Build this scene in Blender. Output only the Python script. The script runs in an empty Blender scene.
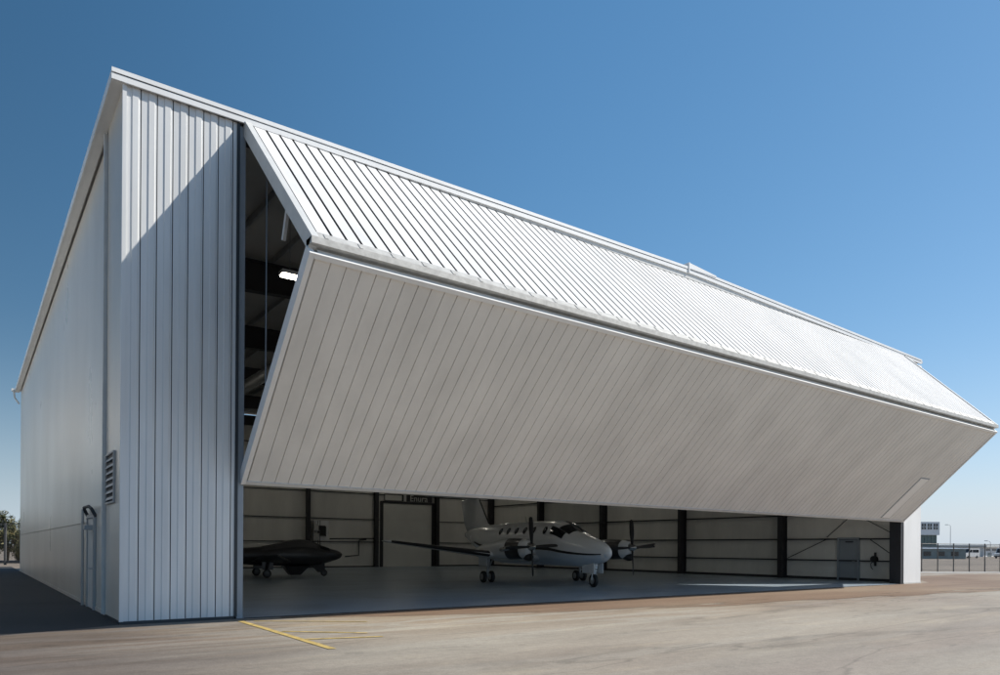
import bpy, math, random
from mathutils import Vector, Matrix
random.seed(7)
R = math.radians
sc = bpy.context.scene
col = sc.collection

# ------------------------------------------------------------------ helpers
class MB:
    """collects faces; build() links them as ONE mesh object"""
    def __init__(s): s.v = []; s.f = []; s.alt = set()
    def quad(s, *pts):
        n = len(s.v); s.v += [tuple(p) for p in pts]; s.f.append(tuple(range(n, n+len(pts))))
    def box(s, x0, x1, y0, y1, z0, z1):
        s.hexa([(x0,y0,z0),(x1,y0,z0),(x1,y1,z0),(x0,y1,z0),(x0,y0,z1),(x1,y0,z1),(x1,y1,z1),(x0,y1,z1)])
        return s
    def hexa(s, p):
        n = len(s.v); s.v += [tuple(q) for q in p]
        for f in ((0,3,2,1),(4,5,6,7),(0,1,5,4),(1,2,6,5),(2,3,7,6),(3,0,4,7)): s.f.append(tuple(n+i for i in f))
        return s
    def obox(s, o, a, b, c):
        """box from corner o with edge vectors a, b, c"""
        o, a, b, c = map(Vector, (o, a, b, c))
        return s.hexa([o, o+a, o+a+b, o+b, o+c, o+a+c, o+a+b+c, o+b+c])
    def beam(s, p, q, w, h=None, up=(0,0,1)):
        """rectangular bar from p to q"""
        p, q = Vector(p), Vector(q); h = h or w
        d = (q-p).normalized(); u = Vector(up)
        if abs(d.dot(u)) > .99: u = Vector((0,1,0))
        a = d.cross(u).normalized(); b = a.cross(d).normalized()
        return s.obox(p-a*w/2-b*h/2, a*w, q-p, b*h)
    def tube(s, pts, r, n=8, cap=True):
        pts = [Vector(p) for p in pts]; rs = r if isinstance(r, (list, tuple)) else [r]*len(pts)
        rings = []; ref = None
        for i, p in enumerate(pts):
            d = (pts[min(i+1,len(pts)-1)]-pts[max(i-1,0)]).normalized()
            if ref is None: ref = Vector((0,0,1)) if abs(d.z) < .9 else Vector((1,0,0))
            a = d.cross(ref).normalized(); b = a.cross(d).normalized(); ref = b
            rings.append([p+(a*math.cos(t)+b*math.sin(t))*rs[i] for t in [2*math.pi*k/n for k in range(n)]])
        s.loft(rings, cap); return s
    def loft(s, rings, cap=True, closed=True):
        n0 = len(s.v); m = len(rings[0])
        for r in rings: s.v += [tuple(p) for p in r]
        for i in range(len(rings)-1):
            for k in range(m if closed else m-1):
                a = n0+i*m+k; b = n0+i*m+(k+1)%m
                s.f.append((a, b, b+m, a+m))
        if cap and closed:
            s.f.append(tuple(n0+k for k in reversed(range(m))))
            s.f.append(tuple(n0+(len(rings)-1)*m+k for k in range(m)))
        return s
    def lathe(s, c, axis, prof, n=20):
        """prof: list of (along axis, radius)"""
        c = Vector(c); d = Vector(axis).normalized()
        ref = Vector((0,0,1)) if abs(d.z) < .9 else Vector((1,0,0))
        a = d.cross(ref).normalized(); b = a.cross(d)
        s.loft([[c+d*h+(a*math.cos(t)+b*math.sin(t))*max(r,1e-3) for t in [2*math.pi*k/n for k in range(n)]] for h, r in prof]); return s
    def build(s, name, m, parent=None, smooth=False, label=None):
        me = bpy.data.meshes.new(name); me.from_pydata(s.v, [], s.f); me.update()
        import bmesh
        bm = bmesh.new(); bm.from_mesh(me); bmesh.ops.recalc_face_normals(bm, faces=bm.faces); bm.to_mesh(me); bm.free()
        if m: me.materials.append(m)
        if s.alt:
            me.materials.append(M['seam'])
            for i in s.alt: me.polygons[i].material_index = 1
        if smooth:
            for p in me.polygons: p.use_smooth = True
        o = bpy.data.objects.new(name, me); col.objects.link(o)
        if parent: o.parent = parent
        if label: o['label'] = label
        if smooth == 'auto':
            md = o.modifiers.new('e', 'EDGE_SPLIT'); md.split_angle = R(35)
        return o

def tag(o, label, cat, group=None):
    o['label'] = label; o['category'] = cat
    if group: o['group'] = group
    return o
def empty(name, loc=(0,0,0), rz=0):
    o = bpy.data.objects.new(name, None); o.location = loc; o.rotation_euler = (0,0,rz); col.objects.link(o); return o
def struct(o): o['kind'] = 'structure'; return o
def copy_tree(o, parent=None):
    c = o.copy(); col.objects.link(c)
    if parent: c.parent = parent
    for ch in list(o.children): copy_tree(ch, c)
    return c

# ------------------------------------------------------------------ materials
def mat(name, colr, rough=.5, metal=0., spec=.5, noise=.0, nscale=3., stretch=(1,1,1), bump=0., coat=0., emit=0.):
    m = bpy.data.materials.new(name); m.use_nodes = True
    nt = m.node_tree; b = nt.nodes['Principled BSDF']
    b.inputs['Base Color'].default_value = (*colr, 1); b.inputs['Roughness'].default_value = rough
    b.inputs['Metallic'].default_value = metal; b.inputs['Specular IOR Level'].default_value = spec
    if coat: b.inputs['Coat Weight'].default_value = coat; b.inputs['Coat Roughness'].default_value = .12
    if emit:
        b.inputs['Emission Color'].default_value = (*colr, 1); b.inputs['Emission Strength'].default_value = emit
    if noise:
        tc = nt.nodes.new('ShaderNodeTexCoord'); mp = nt.nodes.new('ShaderNodeMapping'); mp.inputs['Scale'].default_value = stretch
        n1 = nt.nodes.new('ShaderNodeTexNoise'); n1.inputs['Scale'].default_value = nscale; n1.inputs['Detail'].default_value = 7; n1.inputs['Roughness'].default_value = .62
        nt.links.new(tc.outputs['Object'], mp.inputs['Vector']); nt.links.new(mp.outputs[0], n1.inputs['Vector'])
        mr = nt.nodes.new('ShaderNodeMapRange'); mr.inputs[1].default_value = .3; mr.inputs[2].default_value = .7
        mr.inputs[3].default_value = 1-noise; mr.inputs[4].default_value = 1+noise*.5
        nt.links.new(n1.outputs['Fac'], mr.inputs[0])
        mx = nt.nodes.new('ShaderNodeMix'); mx.data_type = 'RGBA'; mx.blend_type = 'MULTIPLY'; mx.inputs[0].default_value = 1
        mx.inputs[6].default_value = (*colr, 1); nt.links.new(mr.outputs[0], mx.inputs[7])
        nt.links.new(mx.outputs[2], b.inputs['Base Color'])
        mr2 = nt.nodes.new('ShaderNodeMapRange'); mr2.inputs[3].default_value = rough+.08; mr2.inputs[4].default_value = max(.05, rough-.08)
        nt.links.new(n1.outputs['Fac'], mr2.inputs[0]); nt.links.new(mr2.outputs[0], b.inputs['Roughness'])
        if bump:
            bp = nt.nodes.new('ShaderNodeBump'); bp.inputs['Strength'].default_value = bump; bp.inputs['Distance'].default_value = .02
            nt.links.new(n1.outputs['Fac'], bp.inputs['Height']); nt.links.new(bp.outputs[0], b.inputs['Normal'])
    return m

M = dict(
 white=mat('white painted steel', (.80,.80,.79), .42, noise=.07, nscale=1.3, stretch=(1,1,.25)),
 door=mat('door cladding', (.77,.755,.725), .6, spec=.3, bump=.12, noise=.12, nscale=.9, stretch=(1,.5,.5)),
 pier=mat('pier cladding', (.70,.705,.70), .42, noise=.11, nscale=1.6, stretch=(1,1,.2)),
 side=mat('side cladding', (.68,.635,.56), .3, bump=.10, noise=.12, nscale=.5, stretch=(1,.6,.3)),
 trim=mat('light trim', (.62,.62,.60), .45, noise=.1, nscale=2.5),
 rail=mat('galvanised rail', (.52,.51,.48), .55, metal=.1, noise=.25, nscale=6),
 dark=mat('dark gap steel', (.035,.04,.045), .6),
 primer=mat('dark primer steel', (.028,.028,.032), .5, noise=.15, nscale=2),
 liner=mat('interior liner', (.74,.72,.67), .6, noise=.13, nscale=.8, stretch=(1,1,.3)),
 ceil=mat('ceiling insulation', (.42,.41,.39), .7, noise=.12, nscale=.7),
 galv=mat('galvanised steel', (.45,.46,.47), .4, metal=.6, noise=.15, nscale=5),
 panel=mat('overhead panel', (.68,.67,.62), .55, noise=.06, nscale=1),
 steel_door=mat('grey blue door', (.30,.33,.36), .5, noise=.06, nscale=2),
 louver=mat('louvre grey', (.40,.40,.39), .5),
 black=mat('black rubber', (.015,.015,.016), .6),
 plane=mat('aircraft white paint', (.80,.81,.81), .25, coat=.5, noise=.04, nscale=1.5),
 belly=mat('aircraft belly paint', (.60,.68,.76), .3, coat=.4, noise=.06, nscale=1.5),
 jet=mat('dark jet paint', (.022,.022,.025), .38, coat=.25, noise=.15, nscale=1.5),
 jetgrey=mat('charcoal canopy cover', (.05,.05,.053), .6, noise=.15, nscale=3),
 jetlight=mat('worn leading edge metal', (.13,.13,.13), .4, metal=.4),
 glass=mat('dark glazing', (.012,.014,.016), .08, spec=.6),
 chrome=mat('polished metal', (.75,.75,.74), .18, metal=1.),
 blade=mat('propeller black', (.012,.012,.013), .65),
 yellow=mat('yellow paint', (.52,.38,.13), .75, noise=.5, nscale=7),
 bark=mat('bark', (.10,.075,.05), .9, noise=.3, nscale=8, bump=.4),
 concrete_wall=mat('white render wall', (.85,.85,.84), .8, noise=.06, nscale=.6),
 greenglass=mat('green glass facade', (.10,.16,.15), .2, spec=.6, noise=.25, nscale=2.),
 greenwall=mat('grey green facade', (.20,.25,.25), .5, noise=.2, nscale=1.5),
 fencesteel=mat('fence steel', (.10,.10,.10), .5, metal=.3),
 carwhite=mat('vehicle white', (.75,.75,.74), .3, coat=.4),
 cable=mat('steel cable', (.30,.30,.31), .4, metal=.6),
 lettering=mat('sign lettering', (.55,.55,.53), .5),
 lamp=mat('lit tube diffuser', (1.,.95,.82), .5, emit=13.),
 jamb=mat('jamb blue grey', (.30,.33,.36), .5, noise=.08, nscale=2),
 hatch=mat('hatch white', (.88,.88,.86), .4),
 seam=mat('seam shade', (.07,.07,.072), .75),  # dark colour on groove faces, standing in for shade in the panel gaps
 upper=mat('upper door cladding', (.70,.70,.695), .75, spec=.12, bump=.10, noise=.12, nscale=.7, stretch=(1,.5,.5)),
 soil=mat('bare dirt', (.22,.18,.14), .9, noise=.3, nscale=.12, bump=.2),
)
def leaf_material():
    m = bpy.data.materials.new('leaves'); m.use_nodes = True; nt = m.node_tree; b = nt.nodes['Principled BSDF']
    g = nt.nodes.new('ShaderNodeNewGeometry'); r = nt.nodes.new('ShaderNodeValToRGB')
    r.color_ramp.elements[0].color = (.028,.032,.012,1); r.color_ramp.elements[1].color = (.24,.19,.07,1)
    e = r.color_ramp.elements.new(.55); e.color = (.07,.085,.03,1)
    nt.links.new(g.outputs['Random Per Island'], r.inputs[0]); nt.links.new(r.outputs[0], b.inputs['Base Color'])
    b.inputs['Roughness'].default_value = .55
    return m
M['leaf'] = leaf_material()
def chain_link():
    m = bpy.data.materials.new('chain link mesh'); m.use_nodes = True; nt = m.node_tree; b = nt.nodes['Principled BSDF']; out = nt.nodes['Material Output']
    b.inputs['Base Color'].default_value = (.10,.10,.10,1); b.inputs['Roughness'].default_value = .5
    tc = nt.nodes.new('ShaderNodeTexCoord'); sp = nt.nodes.new('ShaderNodeSeparateXYZ'); nt.links.new(tc.outputs['Object'], sp.inputs[0])
    def math_(op, a, bb=None):
        n = nt.nodes.new('ShaderNodeMath'); n.operation = op
        for i, x in enumerate((a, bb)):
            if x is None: continue
            if isinstance(x, (int, float)): n.inputs[i].default_value = x
            else: nt.links.new(x, n.inputs[i])
        return n.outputs[0]
    hits = []
    for sg in (1, -1):
        t = math_('ADD', sp.outputs['X'], math_('MULTIPLY', sp.outputs['Z'], sg))
        fr = math_('FRACT', math_('MULTIPLY', t, 1/.075))
        hits.append(math_('LESS_THAN', fr, .11))
    a = math_('MAXIMUM', hits[0], hits[1])
    tr = nt.nodes.new('ShaderNodeBsdfTransparent'); mx = nt.nodes.new('ShaderNodeMixShader')
    nt.links.new(a, mx.inputs[0]); nt.links.new(tr.outputs[0], mx.inputs[1]); nt.links.new(b.outputs[0], mx.inputs[2]); nt.links.new(mx.outputs[0], out.inputs[0])
    return m
M['mesh'] = chain_link()

def ground_material(name, c1, c2, c3, rough, streak, crack=True, old=None):
    """weathered pavement: broad tone patches, long streaks along x, fine grain, dark joints"""
    m = bpy.data.materials.new(name); m.use_nodes = True; nt = m.node_tree; b = nt.nodes['Principled BSDF']
    L = nt.links.new
    tc = nt.nodes.new('ShaderNodeTexCoord')
    def noise(scale, st, detail=6, rgh=.6, dist=0., loc=(0,0,0)):
        mp = nt.nodes.new('ShaderNodeMapping'); mp.inputs['Scale'].default_value = st; mp.inputs['Location'].default_value = loc
        mp.inputs['Rotation'].default_value = (0,0,R(-8))
        n = nt.nodes.new('ShaderNodeTexNoise'); n.inputs['Scale'].default_value = scale; n.inputs['Detail'].default_value = detail
        n.inputs['Roughness'].default_value = rgh; n.inputs['Distortion'].default_value = dist
        L(tc.outputs['Object'], mp.inputs[0]); L(mp.outputs[0], n.inputs['Vector']); return n.outputs['Fac']
    def ramp(f, stops):
        r = nt.nodes.new('ShaderNodeValToRGB'); e = r.color_ramp.elements
        e[0].position, e[0].color = stops[0][0], (*stops[0][1],1); e[1].position, e[1].color = stops[-1][0], (*stops[-1][1],1)
        for p, c in stops[1:-1]:
            x = e.new(p); x.color = (*c,1)
        L(f, r.inputs[0]); return r.outputs[0]
    def mul(a, bb, f=1.):
        x = nt.nodes.new('ShaderNodeMix'); x.data_type = 'RGBA'; x.blend_type = 'MULTIPLY'; x.inputs[0].default_value = f
        L(a, x.inputs[6]); L(bb, x.inputs[7]); return x.outputs[2]
    broad = ramp(noise(.10, (.55,1.3,1), 4, .55, .6), [(.36,c1),(.5,c2),(.64,c3)])
    g = lambda v: (v,v,v)
    st = ramp(noise(.55, streak, 7, .62, .9, (3,1,0)), [(.28,g(.60)),(.42,g(.90)),(.55,g(1.)),(.72,g(1.12))])
    fine = mul(ramp(noise(45, (1,1,1), 3, .75), [(.3,g(.74)),(.7,g(1.16))]), ramp(noise(7, (1,1,1), 5, .75), [(.32,g(.86)),(.68,g(1.09))]))
    spots = ramp(noise(1.6, (.5,1.6,1), 5, .7, .4, (9,4,0)), [(.28,g(.66)),(.40,g(1.)),(.9,g(1.02))])
    c = mul(mul(mul(broad, st), fine), spots)
    if old:      # brown rust and soil stains dragged along the door line
        sm = ramp(noise(.8, (.18,1.5,1), 8, .6, 1.2, (5,3,0)), [(.46,g(0.)),(.54,g(.9)),(.80,g(1.))])
        spy = nt.nodes.new('ShaderNodeSeparateXYZ'); L(tc.outputs['Object'], spy.inputs[0])
        th = nt.nodes.new('ShaderNodeMapRange'); th.inputs[1].default_value = -6.; th.inputs[2].default_value = -1.5; th.inputs[3].default_value = .15; L(spy.outputs['Y'], th.inputs[0])
        sm = mul(sm, th.outputs[0])
        x = nt.nodes.new('ShaderNodeMix'); x.data_type = 'RGBA'; L(sm, x.inputs[0]); L(c, x.inputs[6])
        c2_ = mul(c, ramp(noise(.25, (.4,1.2,1), 4, .5), [(.42,(.66,.50,.37)),(.58,(.92,.82,.70))])); L(c2_, x.inputs[7]); c = x.outputs[2]
        pl = ramp(noise(1.1, (.22,1.6,1), 6, .6, .9, (1,9,0)), [(.56,g(1.)),(.68,(1.16,1.15,1.11)),(.8,(1.18,1.17,1.13))]); c = mul(c, pl)
    if crack:
        cr = ramp(noise(.16, (.30,1.6,1), 5, .5, .6, (1,7,0)), [(.493,g(1.)),(.499,g(.62)),(.501,g(.62)),(.507,g(1.))])
        c = mul(c, cr, .75)
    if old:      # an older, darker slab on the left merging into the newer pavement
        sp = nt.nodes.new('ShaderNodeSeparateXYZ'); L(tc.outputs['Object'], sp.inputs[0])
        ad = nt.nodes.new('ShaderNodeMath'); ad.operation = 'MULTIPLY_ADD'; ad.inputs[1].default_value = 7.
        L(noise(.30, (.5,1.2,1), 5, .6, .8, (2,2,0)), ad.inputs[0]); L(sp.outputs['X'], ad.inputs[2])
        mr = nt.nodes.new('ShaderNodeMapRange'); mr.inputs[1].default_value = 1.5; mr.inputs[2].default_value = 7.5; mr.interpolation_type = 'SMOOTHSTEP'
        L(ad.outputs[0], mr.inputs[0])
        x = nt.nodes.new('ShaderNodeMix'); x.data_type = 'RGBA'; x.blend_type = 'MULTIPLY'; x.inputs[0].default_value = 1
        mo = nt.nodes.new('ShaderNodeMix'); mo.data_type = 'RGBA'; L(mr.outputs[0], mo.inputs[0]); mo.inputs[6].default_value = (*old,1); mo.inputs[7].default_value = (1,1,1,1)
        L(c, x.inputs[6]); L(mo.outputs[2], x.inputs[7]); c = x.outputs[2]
    L(c, b.inputs['Base Color'])
    b.inputs['Roughness'].default_value = rough
    bp = nt.nodes.new('ShaderNodeBump'); bp.inputs['Strength'].default_value = .25; bp.inputs['Distance'].default_value = .01
    L(noise(60, (1,1,1), 4, .7), bp.inputs['Height']); L(bp.outputs[0], b.inputs['Normal'])
    return m
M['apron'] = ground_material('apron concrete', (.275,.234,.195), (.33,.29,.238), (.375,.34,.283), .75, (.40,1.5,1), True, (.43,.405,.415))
M['worn'] = ground_material('worn brown asphalt', (.19,.118,.073), (.228,.152,.10), (.285,.208,.143), .8, (.10,1.6,1), False)
M['asphalt'] = ground_material('asphalt with shadow tone', (.020,.020,.021), (.026,.026,.026), (.031,.031,.030), .85, (.5,.8,1), False)
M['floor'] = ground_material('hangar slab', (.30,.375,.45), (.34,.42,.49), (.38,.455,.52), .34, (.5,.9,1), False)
M['pave'] = ground_material('light pavement', (.36,.34,.31), (.42,.40,.37), (.46,.44,.41), .8, (.3,1.2,1), False)

# ------------------------------------------------------------------ building dimensions (metres; x along the front, y into the hangar)
W, D = 35.60, 36.47
U1, U2 = 2.43, 33.55          # door opening
HZ, FO, FZ, BZ = 10.99, 3.96, 6.99, 2.98   # hinge height, fold projection, fold height, bottom edge height
ZL, ZRIDGE, ZR = 11.10, 11.37, 11.04       # top of roof edge left, ridge, right
RX = 17.5

# ------------------------------------------------------------------ ground
def sheet(name, pts, z, m):
    b = MB(); b.quad(*[(x,y,z) for x,y in pts]); return struct(b.build(name, m))
sheet('ground', [(-4000,-4000),(4000,-4000),(4000,4000),(-4000,4000)], -.012, M['soil'])
sheet('apron', [(-70,-70),(66,-70),(66,3.9),(56.5,8.2),(50.0,11.4),(W-.05,11.4),(W-.05,.0),(.05,.0),(-5.0,-1.95),(-70,-1.95)], -.004, M['apron'])
sheet('asphalt_shadow_lane', [(.05,0.),(.05,47),(-70,47),(-70,-1.95),(-5.0,-1.95)], -.003, M['asphalt'])  # dark asphalt; its slanted front edge extends the hangar's ground shadow in colour
sheet('hangar_floor', [(.10,0.),(W-.1,0.),(W-.1,D),(.10,D)], .002, M['floor'])
struct(MB().box(U1+.02,U2-.02,-.075,-.02,-.02,.012).build('threshold_track', M['primer']))
b = MB()
edge = [(3.2,-.35),(5.2,-1.3),(9.0,-2.5),(14.5,-3.7),(22.8,-4.4),(29,-4.8),(36,-5.0),(44,-4.6),(54,-3.0),(65,-1.5)]
top = [(3.2,-.12),(5.2,-.12),(9.0,-.12),(14.5,-.12),(22.8,-.12),(29,-.12),(36.3,-.12),(44,4.2),(52,4.6),(65,-.4)]
for (p, q), (r, s) in zip(zip(edge, edge[1:]), zip(top, top[1:])):
    b.quad((*p,0.),(*q,0.),(*s,0.),(*r,0.))
me_ = b.build('worn_strip', M['worn']); struct(me_)
uv = me_.data.uv_layers.new(name='across')
for lp in me_.data.loops: uv.data[lp.index].uv = (0, 0. if lp.vertex_index % 4 < 2 else 1.)
nt_ = M['worn'].node_tree; out_ = nt_.nodes['Material Output']; pb = nt_.nodes['Principled BSDF']
uvn = nt_.nodes.new('ShaderNodeUVMap'); uvn.uv_map = 'across'; su_ = nt_.nodes.new('ShaderNodeSeparateXYZ'); nt_.links.new(uvn.outputs[0], su_.inputs[0])
tcn = nt_.nodes.new('ShaderNodeTexCoord'); mpn = nt_.nodes.new('ShaderNodeMapping'); mpn.inputs['Scale'].default_value = (.25,1.6,1); nt_.links.new(tcn.outputs['Object'], mpn.inputs[0])
nzn = nt_.nodes.new('ShaderNodeTexNoise'); nzn.inputs['Scale'].default_value = 1.0; nzn.inputs['Detail'].default_value = 7; nt_.links.new(mpn.outputs[0], nzn.inputs['Vector'])
ma_ = nt_.nodes.new('ShaderNodeMath'); ma_.operation = 'MULTIPLY_ADD'; ma_.inputs[1].default_value = 1.1; ma_.inputs[2].default_value = -.55; nt_.links.new(nzn.outputs['Fac'], ma_.inputs[0])
mb_ = nt_.nodes.new('ShaderNodeMath'); mb_.operation = 'ADD'; nt_.links.new(ma_.outputs[0], mb_.inputs[0]); nt_.links.new(su_.outputs['Y'], mb_.inputs[1])
mr_ = nt_.nodes.new('ShaderNodeMapRange'); mr_.inputs[1].default_value = -.02; mr_.inputs[2].default_value = .16; mr_.inputs[4].default_value = .92; nt_.links.new(mb_.outputs[0], mr_.inputs[0])
tb_ = nt_.nodes.new('ShaderNodeBsdfTransparent'); ms_ = nt_.nodes.new('ShaderNodeMixShader'); nt_.links.new(mr_.outputs[0], ms_.inputs[0]); nt_.links.new(tb_.outputs[0], ms_.inputs[1]); nt_.links.new(pb.outputs[0], ms_.inputs[2]); nt_.links.new(ms_.outputs[0], out_.inputs[0])
sheet('taxiway_strip', [(47.5,9.9),(70,-.6),(71,1.4),(47.5,12.6)], .004, M['pave'])
b = MB()
def line(p, q, w):
    p, q = Vector((*p,.004)), Vector((*q,.004)); n = (q-p).normalized().cross(Vector((0,0,1)))*w/2
    b.quad(p-n, q-n, q+n, p+n)
line((2.20,-.62),(2.12,-5.6),.13); line((2.45,-.72),(4.4,-2.15),.08); line((2.28,-2.9),(3.5,-4.0),.10); line((2.2,-4.25),(3.5,-4.62),.11)
struct(b.build('painted_line', M['yellow']))

# ------------------------------------------------------------------ hangar
hangar = empty('aircraft_hangar')
tag(hangar, 'white metal clad aircraft hangar with a huge folding door raised open', 'hangar')

def ribbed(mb, o, u, v, n, length, prof, period, seam=True):
    """sheet with a rib profile: period repeats along u for length; v is the rib direction vector; n outward unit normal"""
    o, u, v, n = map(Vector, (o, u, v, n)); u.normalize(); n.normalize()
    pts = []; k = 0
    while k*period < length:
        for a, h in prof:
            x = k*period+a
            if x <= length: pts.append((x, h))
        k += 1
    pts.append((length, 0))
    n0 = len(mb.v)
    for x, h in pts:
        p = o+u*x+n*h; mb.v += [tuple(p), tuple(p+v)]
    for i in range(len(pts)-1):
        a = n0+2*i; mb.f.append((a, a+2, a+3, a+1))
        if seam and min(pts[i][1], pts[i+1][1]) < -.012: mb.alt.add(len(mb.f)-1)

P = .305
PIER = [(0,0),(.003,-.030),(.015,-.030),(.018,0),(.135,0),(.155,.017),(.262,.017),(.282,0)]
UPPER = [(0,0),(.006,-.06),(.050,-.06),(.056,0)]
LOWER = [(0,0),(.004,-.03),(.016,-.03),(.020,0)]
SIDEP = [(0,0)]

def zroof(x): return ZL+(ZRIDGE-ZL)*x/RX if x < RX else ZRIDGE+(ZR-ZRIDGE)*(x-RX)/(W-RX)
# left side wall
b = MB(); b.box(.09,.22,2.02,D-.05,.0,10.90)
ribbed(b, (.06,D-.03,.10), (0,-1,0), (0,0,10.80), (-1,0,0), D-2.0, SIDEP, .61)
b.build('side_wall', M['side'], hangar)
# pier side return
b = MB(); b.box(.03,.22,.06,2.0,.05,10.93)
ribbed(b, (0,1.98,.06), (0,-1,0), (0,0,10.87), (-1,0,0), 1.98, SIDEP, .66)
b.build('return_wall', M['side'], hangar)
# right side wall
b = MB(); b.box(W-.22,W-.03,.06,D-.05,.0,10.8)
ribbed(b, (W,.02,.06), (0,1,0), (0,0,10.74), (1,0,0), D-.05, SIDEP, .61)
rw = b.build('side_wall', M['side'], hangar)
# front piers
b = MB(); b.box(.03,2.23,.045,.35,.05,10.93)
ribbed(b, (0.0,0,.06), (1,0,0), (0,0,10.87), (0,-1,0), 2.23, PIER, P)
b.build('front_pier', M['pier'], hangar)
b = MB(); b.box(U2+.25,W-.03,.045,.35,.05,10.8)
ribbed(b, (U2+.25,0,.06), (1,0,0), (0,0,10.74), (0,-1,0), W-U2-.25, SIDEP, .61)
b.build('front_pier', M['white'], hangar)
# jambs, base flashing
b = MB(); b.box(2.231,2.29,-.035,.30,.05,10.93); b.build('seal_strip', M['dark'], hangar)
b = MB(); b.box(2.292,U1,.02,.55,.0,10.90); b.build('jamb', M['jamb'], hangar)
b = MB(); b.box(U2,U2+.247,.02,.55,.0,10.8); b.build('jamb', M['primer'], hangar)
b = MB(); b.box(-.012,2.23,-.03,.03,0,.055); b.box(-.014,.03,.031,2.0,0,.05); b.build('base_flashing', M['dark'], hangar)
b = MB(); b.box(U2+.25,W+.01,-.02,.03,0,.055); b.build('base_flashing', M['trim'], hangar)
b = MB(); b.box(.035,.09,2.02,D-.03,0,.09); b.build('base_flashing', M['side'], hangar)
b = MB(); b.box(-.03,.045,-.035,.04,.055,10.92); b.build('corner_trim', M['pier'], hangar)
b = MB(); b.box(U1,U2,.05,.30,10.62,10.98); b.build('door_header', M['primer'], hangar)
b = MB()
for (xa,za),(xb,zb) in (((.0,ZL),(RX,ZRIDGE)),((RX+.001,ZRIDGE),(W-.02,ZR))):
    b.hexa([(xa,-.052,10.99),(xb,-.052,10.99),(xb,.042,10.99),(xa,.042,10.99),(xa,-.052,za-.11),(xb,-.052,zb-.11),(xb,.042,zb-.11),(xa,.042,za-.11)])
b.build('header_flashing', M['trim'], hangar)
# rear wall
b = MB(); b.box(.22,W-.22,D-.2,D-.03,0,10.84); b.build('rear_wall', M['liner'], hangar)
# liners on the inner faces
b = MB(); b.box(W-.30,W-.225,.56,D-.21,0,10.7); b.build('wall_liner', M['liner'], hangar)
b = MB(); b.box(.225,.30,.56,D-.21,0,10.7); b.build('wall_liner', M['liner'], hangar)
# roof: two shallow slopes
b = MB(); t = .10
for (x0,z0),(x1,z1) in (((-.19,ZL-.01),(RX,ZRIDGE-.02)),((RX+.002,ZRIDGE-.02),(W-.10,ZR-.01))):
    b.hexa([(x0,-.055,z0-t),(x1,-.055,z1-t),(x1,D+.2,z1-t),(x0,D+.2,z0-t),(x0,-.055,z0),(x1,-.055,z1),(x1,D+.2,z1),(x0,D+.2,z0)])
roof = b.build('roof', M['white'], hangar)
b = MB()
for (x0,z0),(x1,z1) in (((-.24,ZL),(RX-.02,ZRIDGE)),((RX+.05,ZRIDGE+.02),(W-.25,ZR))):
    for dz0, dz1, y0, y1 in ((-.075,.012,-.115,-.056),(-.21,-.095,-.10,-.056)):
        b.hexa([(x0,y0,z0+dz0),(x1,y0,z1+dz0),(x1,y1,z1+dz0),(x0,y1,z0+dz0),(x0,y0,z0+dz1),(x1,y0,z1+dz1),(x1,y1,z1+dz1),(x0,y1,z0+dz1)])
b.build('fascia', M['white'], roof)
b = MB()
for (x0,z0),(x1,z1) in (((-.19,ZL-.097),(RX-.02,ZRIDGE-.097)),((RX+.05,ZRIDGE-.077),(W-.30,ZR-.097))):
    b.hexa([(x0,-.09,z0),(x1,-.09,z1),(x1,-.057,z1),(x0,-.057,z0),(x0,-.09,z0+.024),(x1,-.09,z1+.024),(x1,-.057,z1+.024),(x0,-.057,z0+.024)])
b.build('fascia_joint', M['dark'], roof)
# ridge cap end and eave gutter
b = MB(); b.hexa([(RX-.015,-.14,ZRIDGE-.19),(RX+.03,-.14,ZRIDGE-.19),(RX+.03,D,ZRIDGE-.19),(RX-.015,D,ZRIDGE-.19),(RX-.015,-.14,ZRIDGE+.15),(RX+.03,-.14,ZRIDGE+.15),(RX+.03,D,ZRIDGE+.15),(RX-.015,D,ZRIDGE+.15)])
b.hexa([(RX+.031,-.13,ZRIDGE-.05),(RX+1.5,-.13,ZRIDGE-.03),(RX+1.5,D,ZRIDGE-.03),(RX+.031,D,ZRIDGE-.05),(RX+.031,-.13,ZRIDGE+.14),(RX+1.5,-.13,ZRIDGE+.03),(RX+1.5,D,ZRIDGE+.03),(RX+.031,D,ZRIDGE+.14)])
b.build('ridge_cap', M['white'], roof)
b = MB(); b.box(-.235,-.192,-.052,D+.25,ZL-.20,ZL-.0)
b.box(-.19,-.0,-.03,D+.2,ZL-.19,ZL-.165)
b.build('gutter', M['white'], roof)
b = MB(); b.box(-.42,-.237,D-.05,D+.20,ZL-.16,ZL-.02); b.tube([(-.30,D+.1,ZL-.16),(-.25,D+.1,ZL-.55),(-.02,D+.1,ZL-.9)],.05,8); b.build('gutter_outlet', M['trim'], roof)
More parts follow.
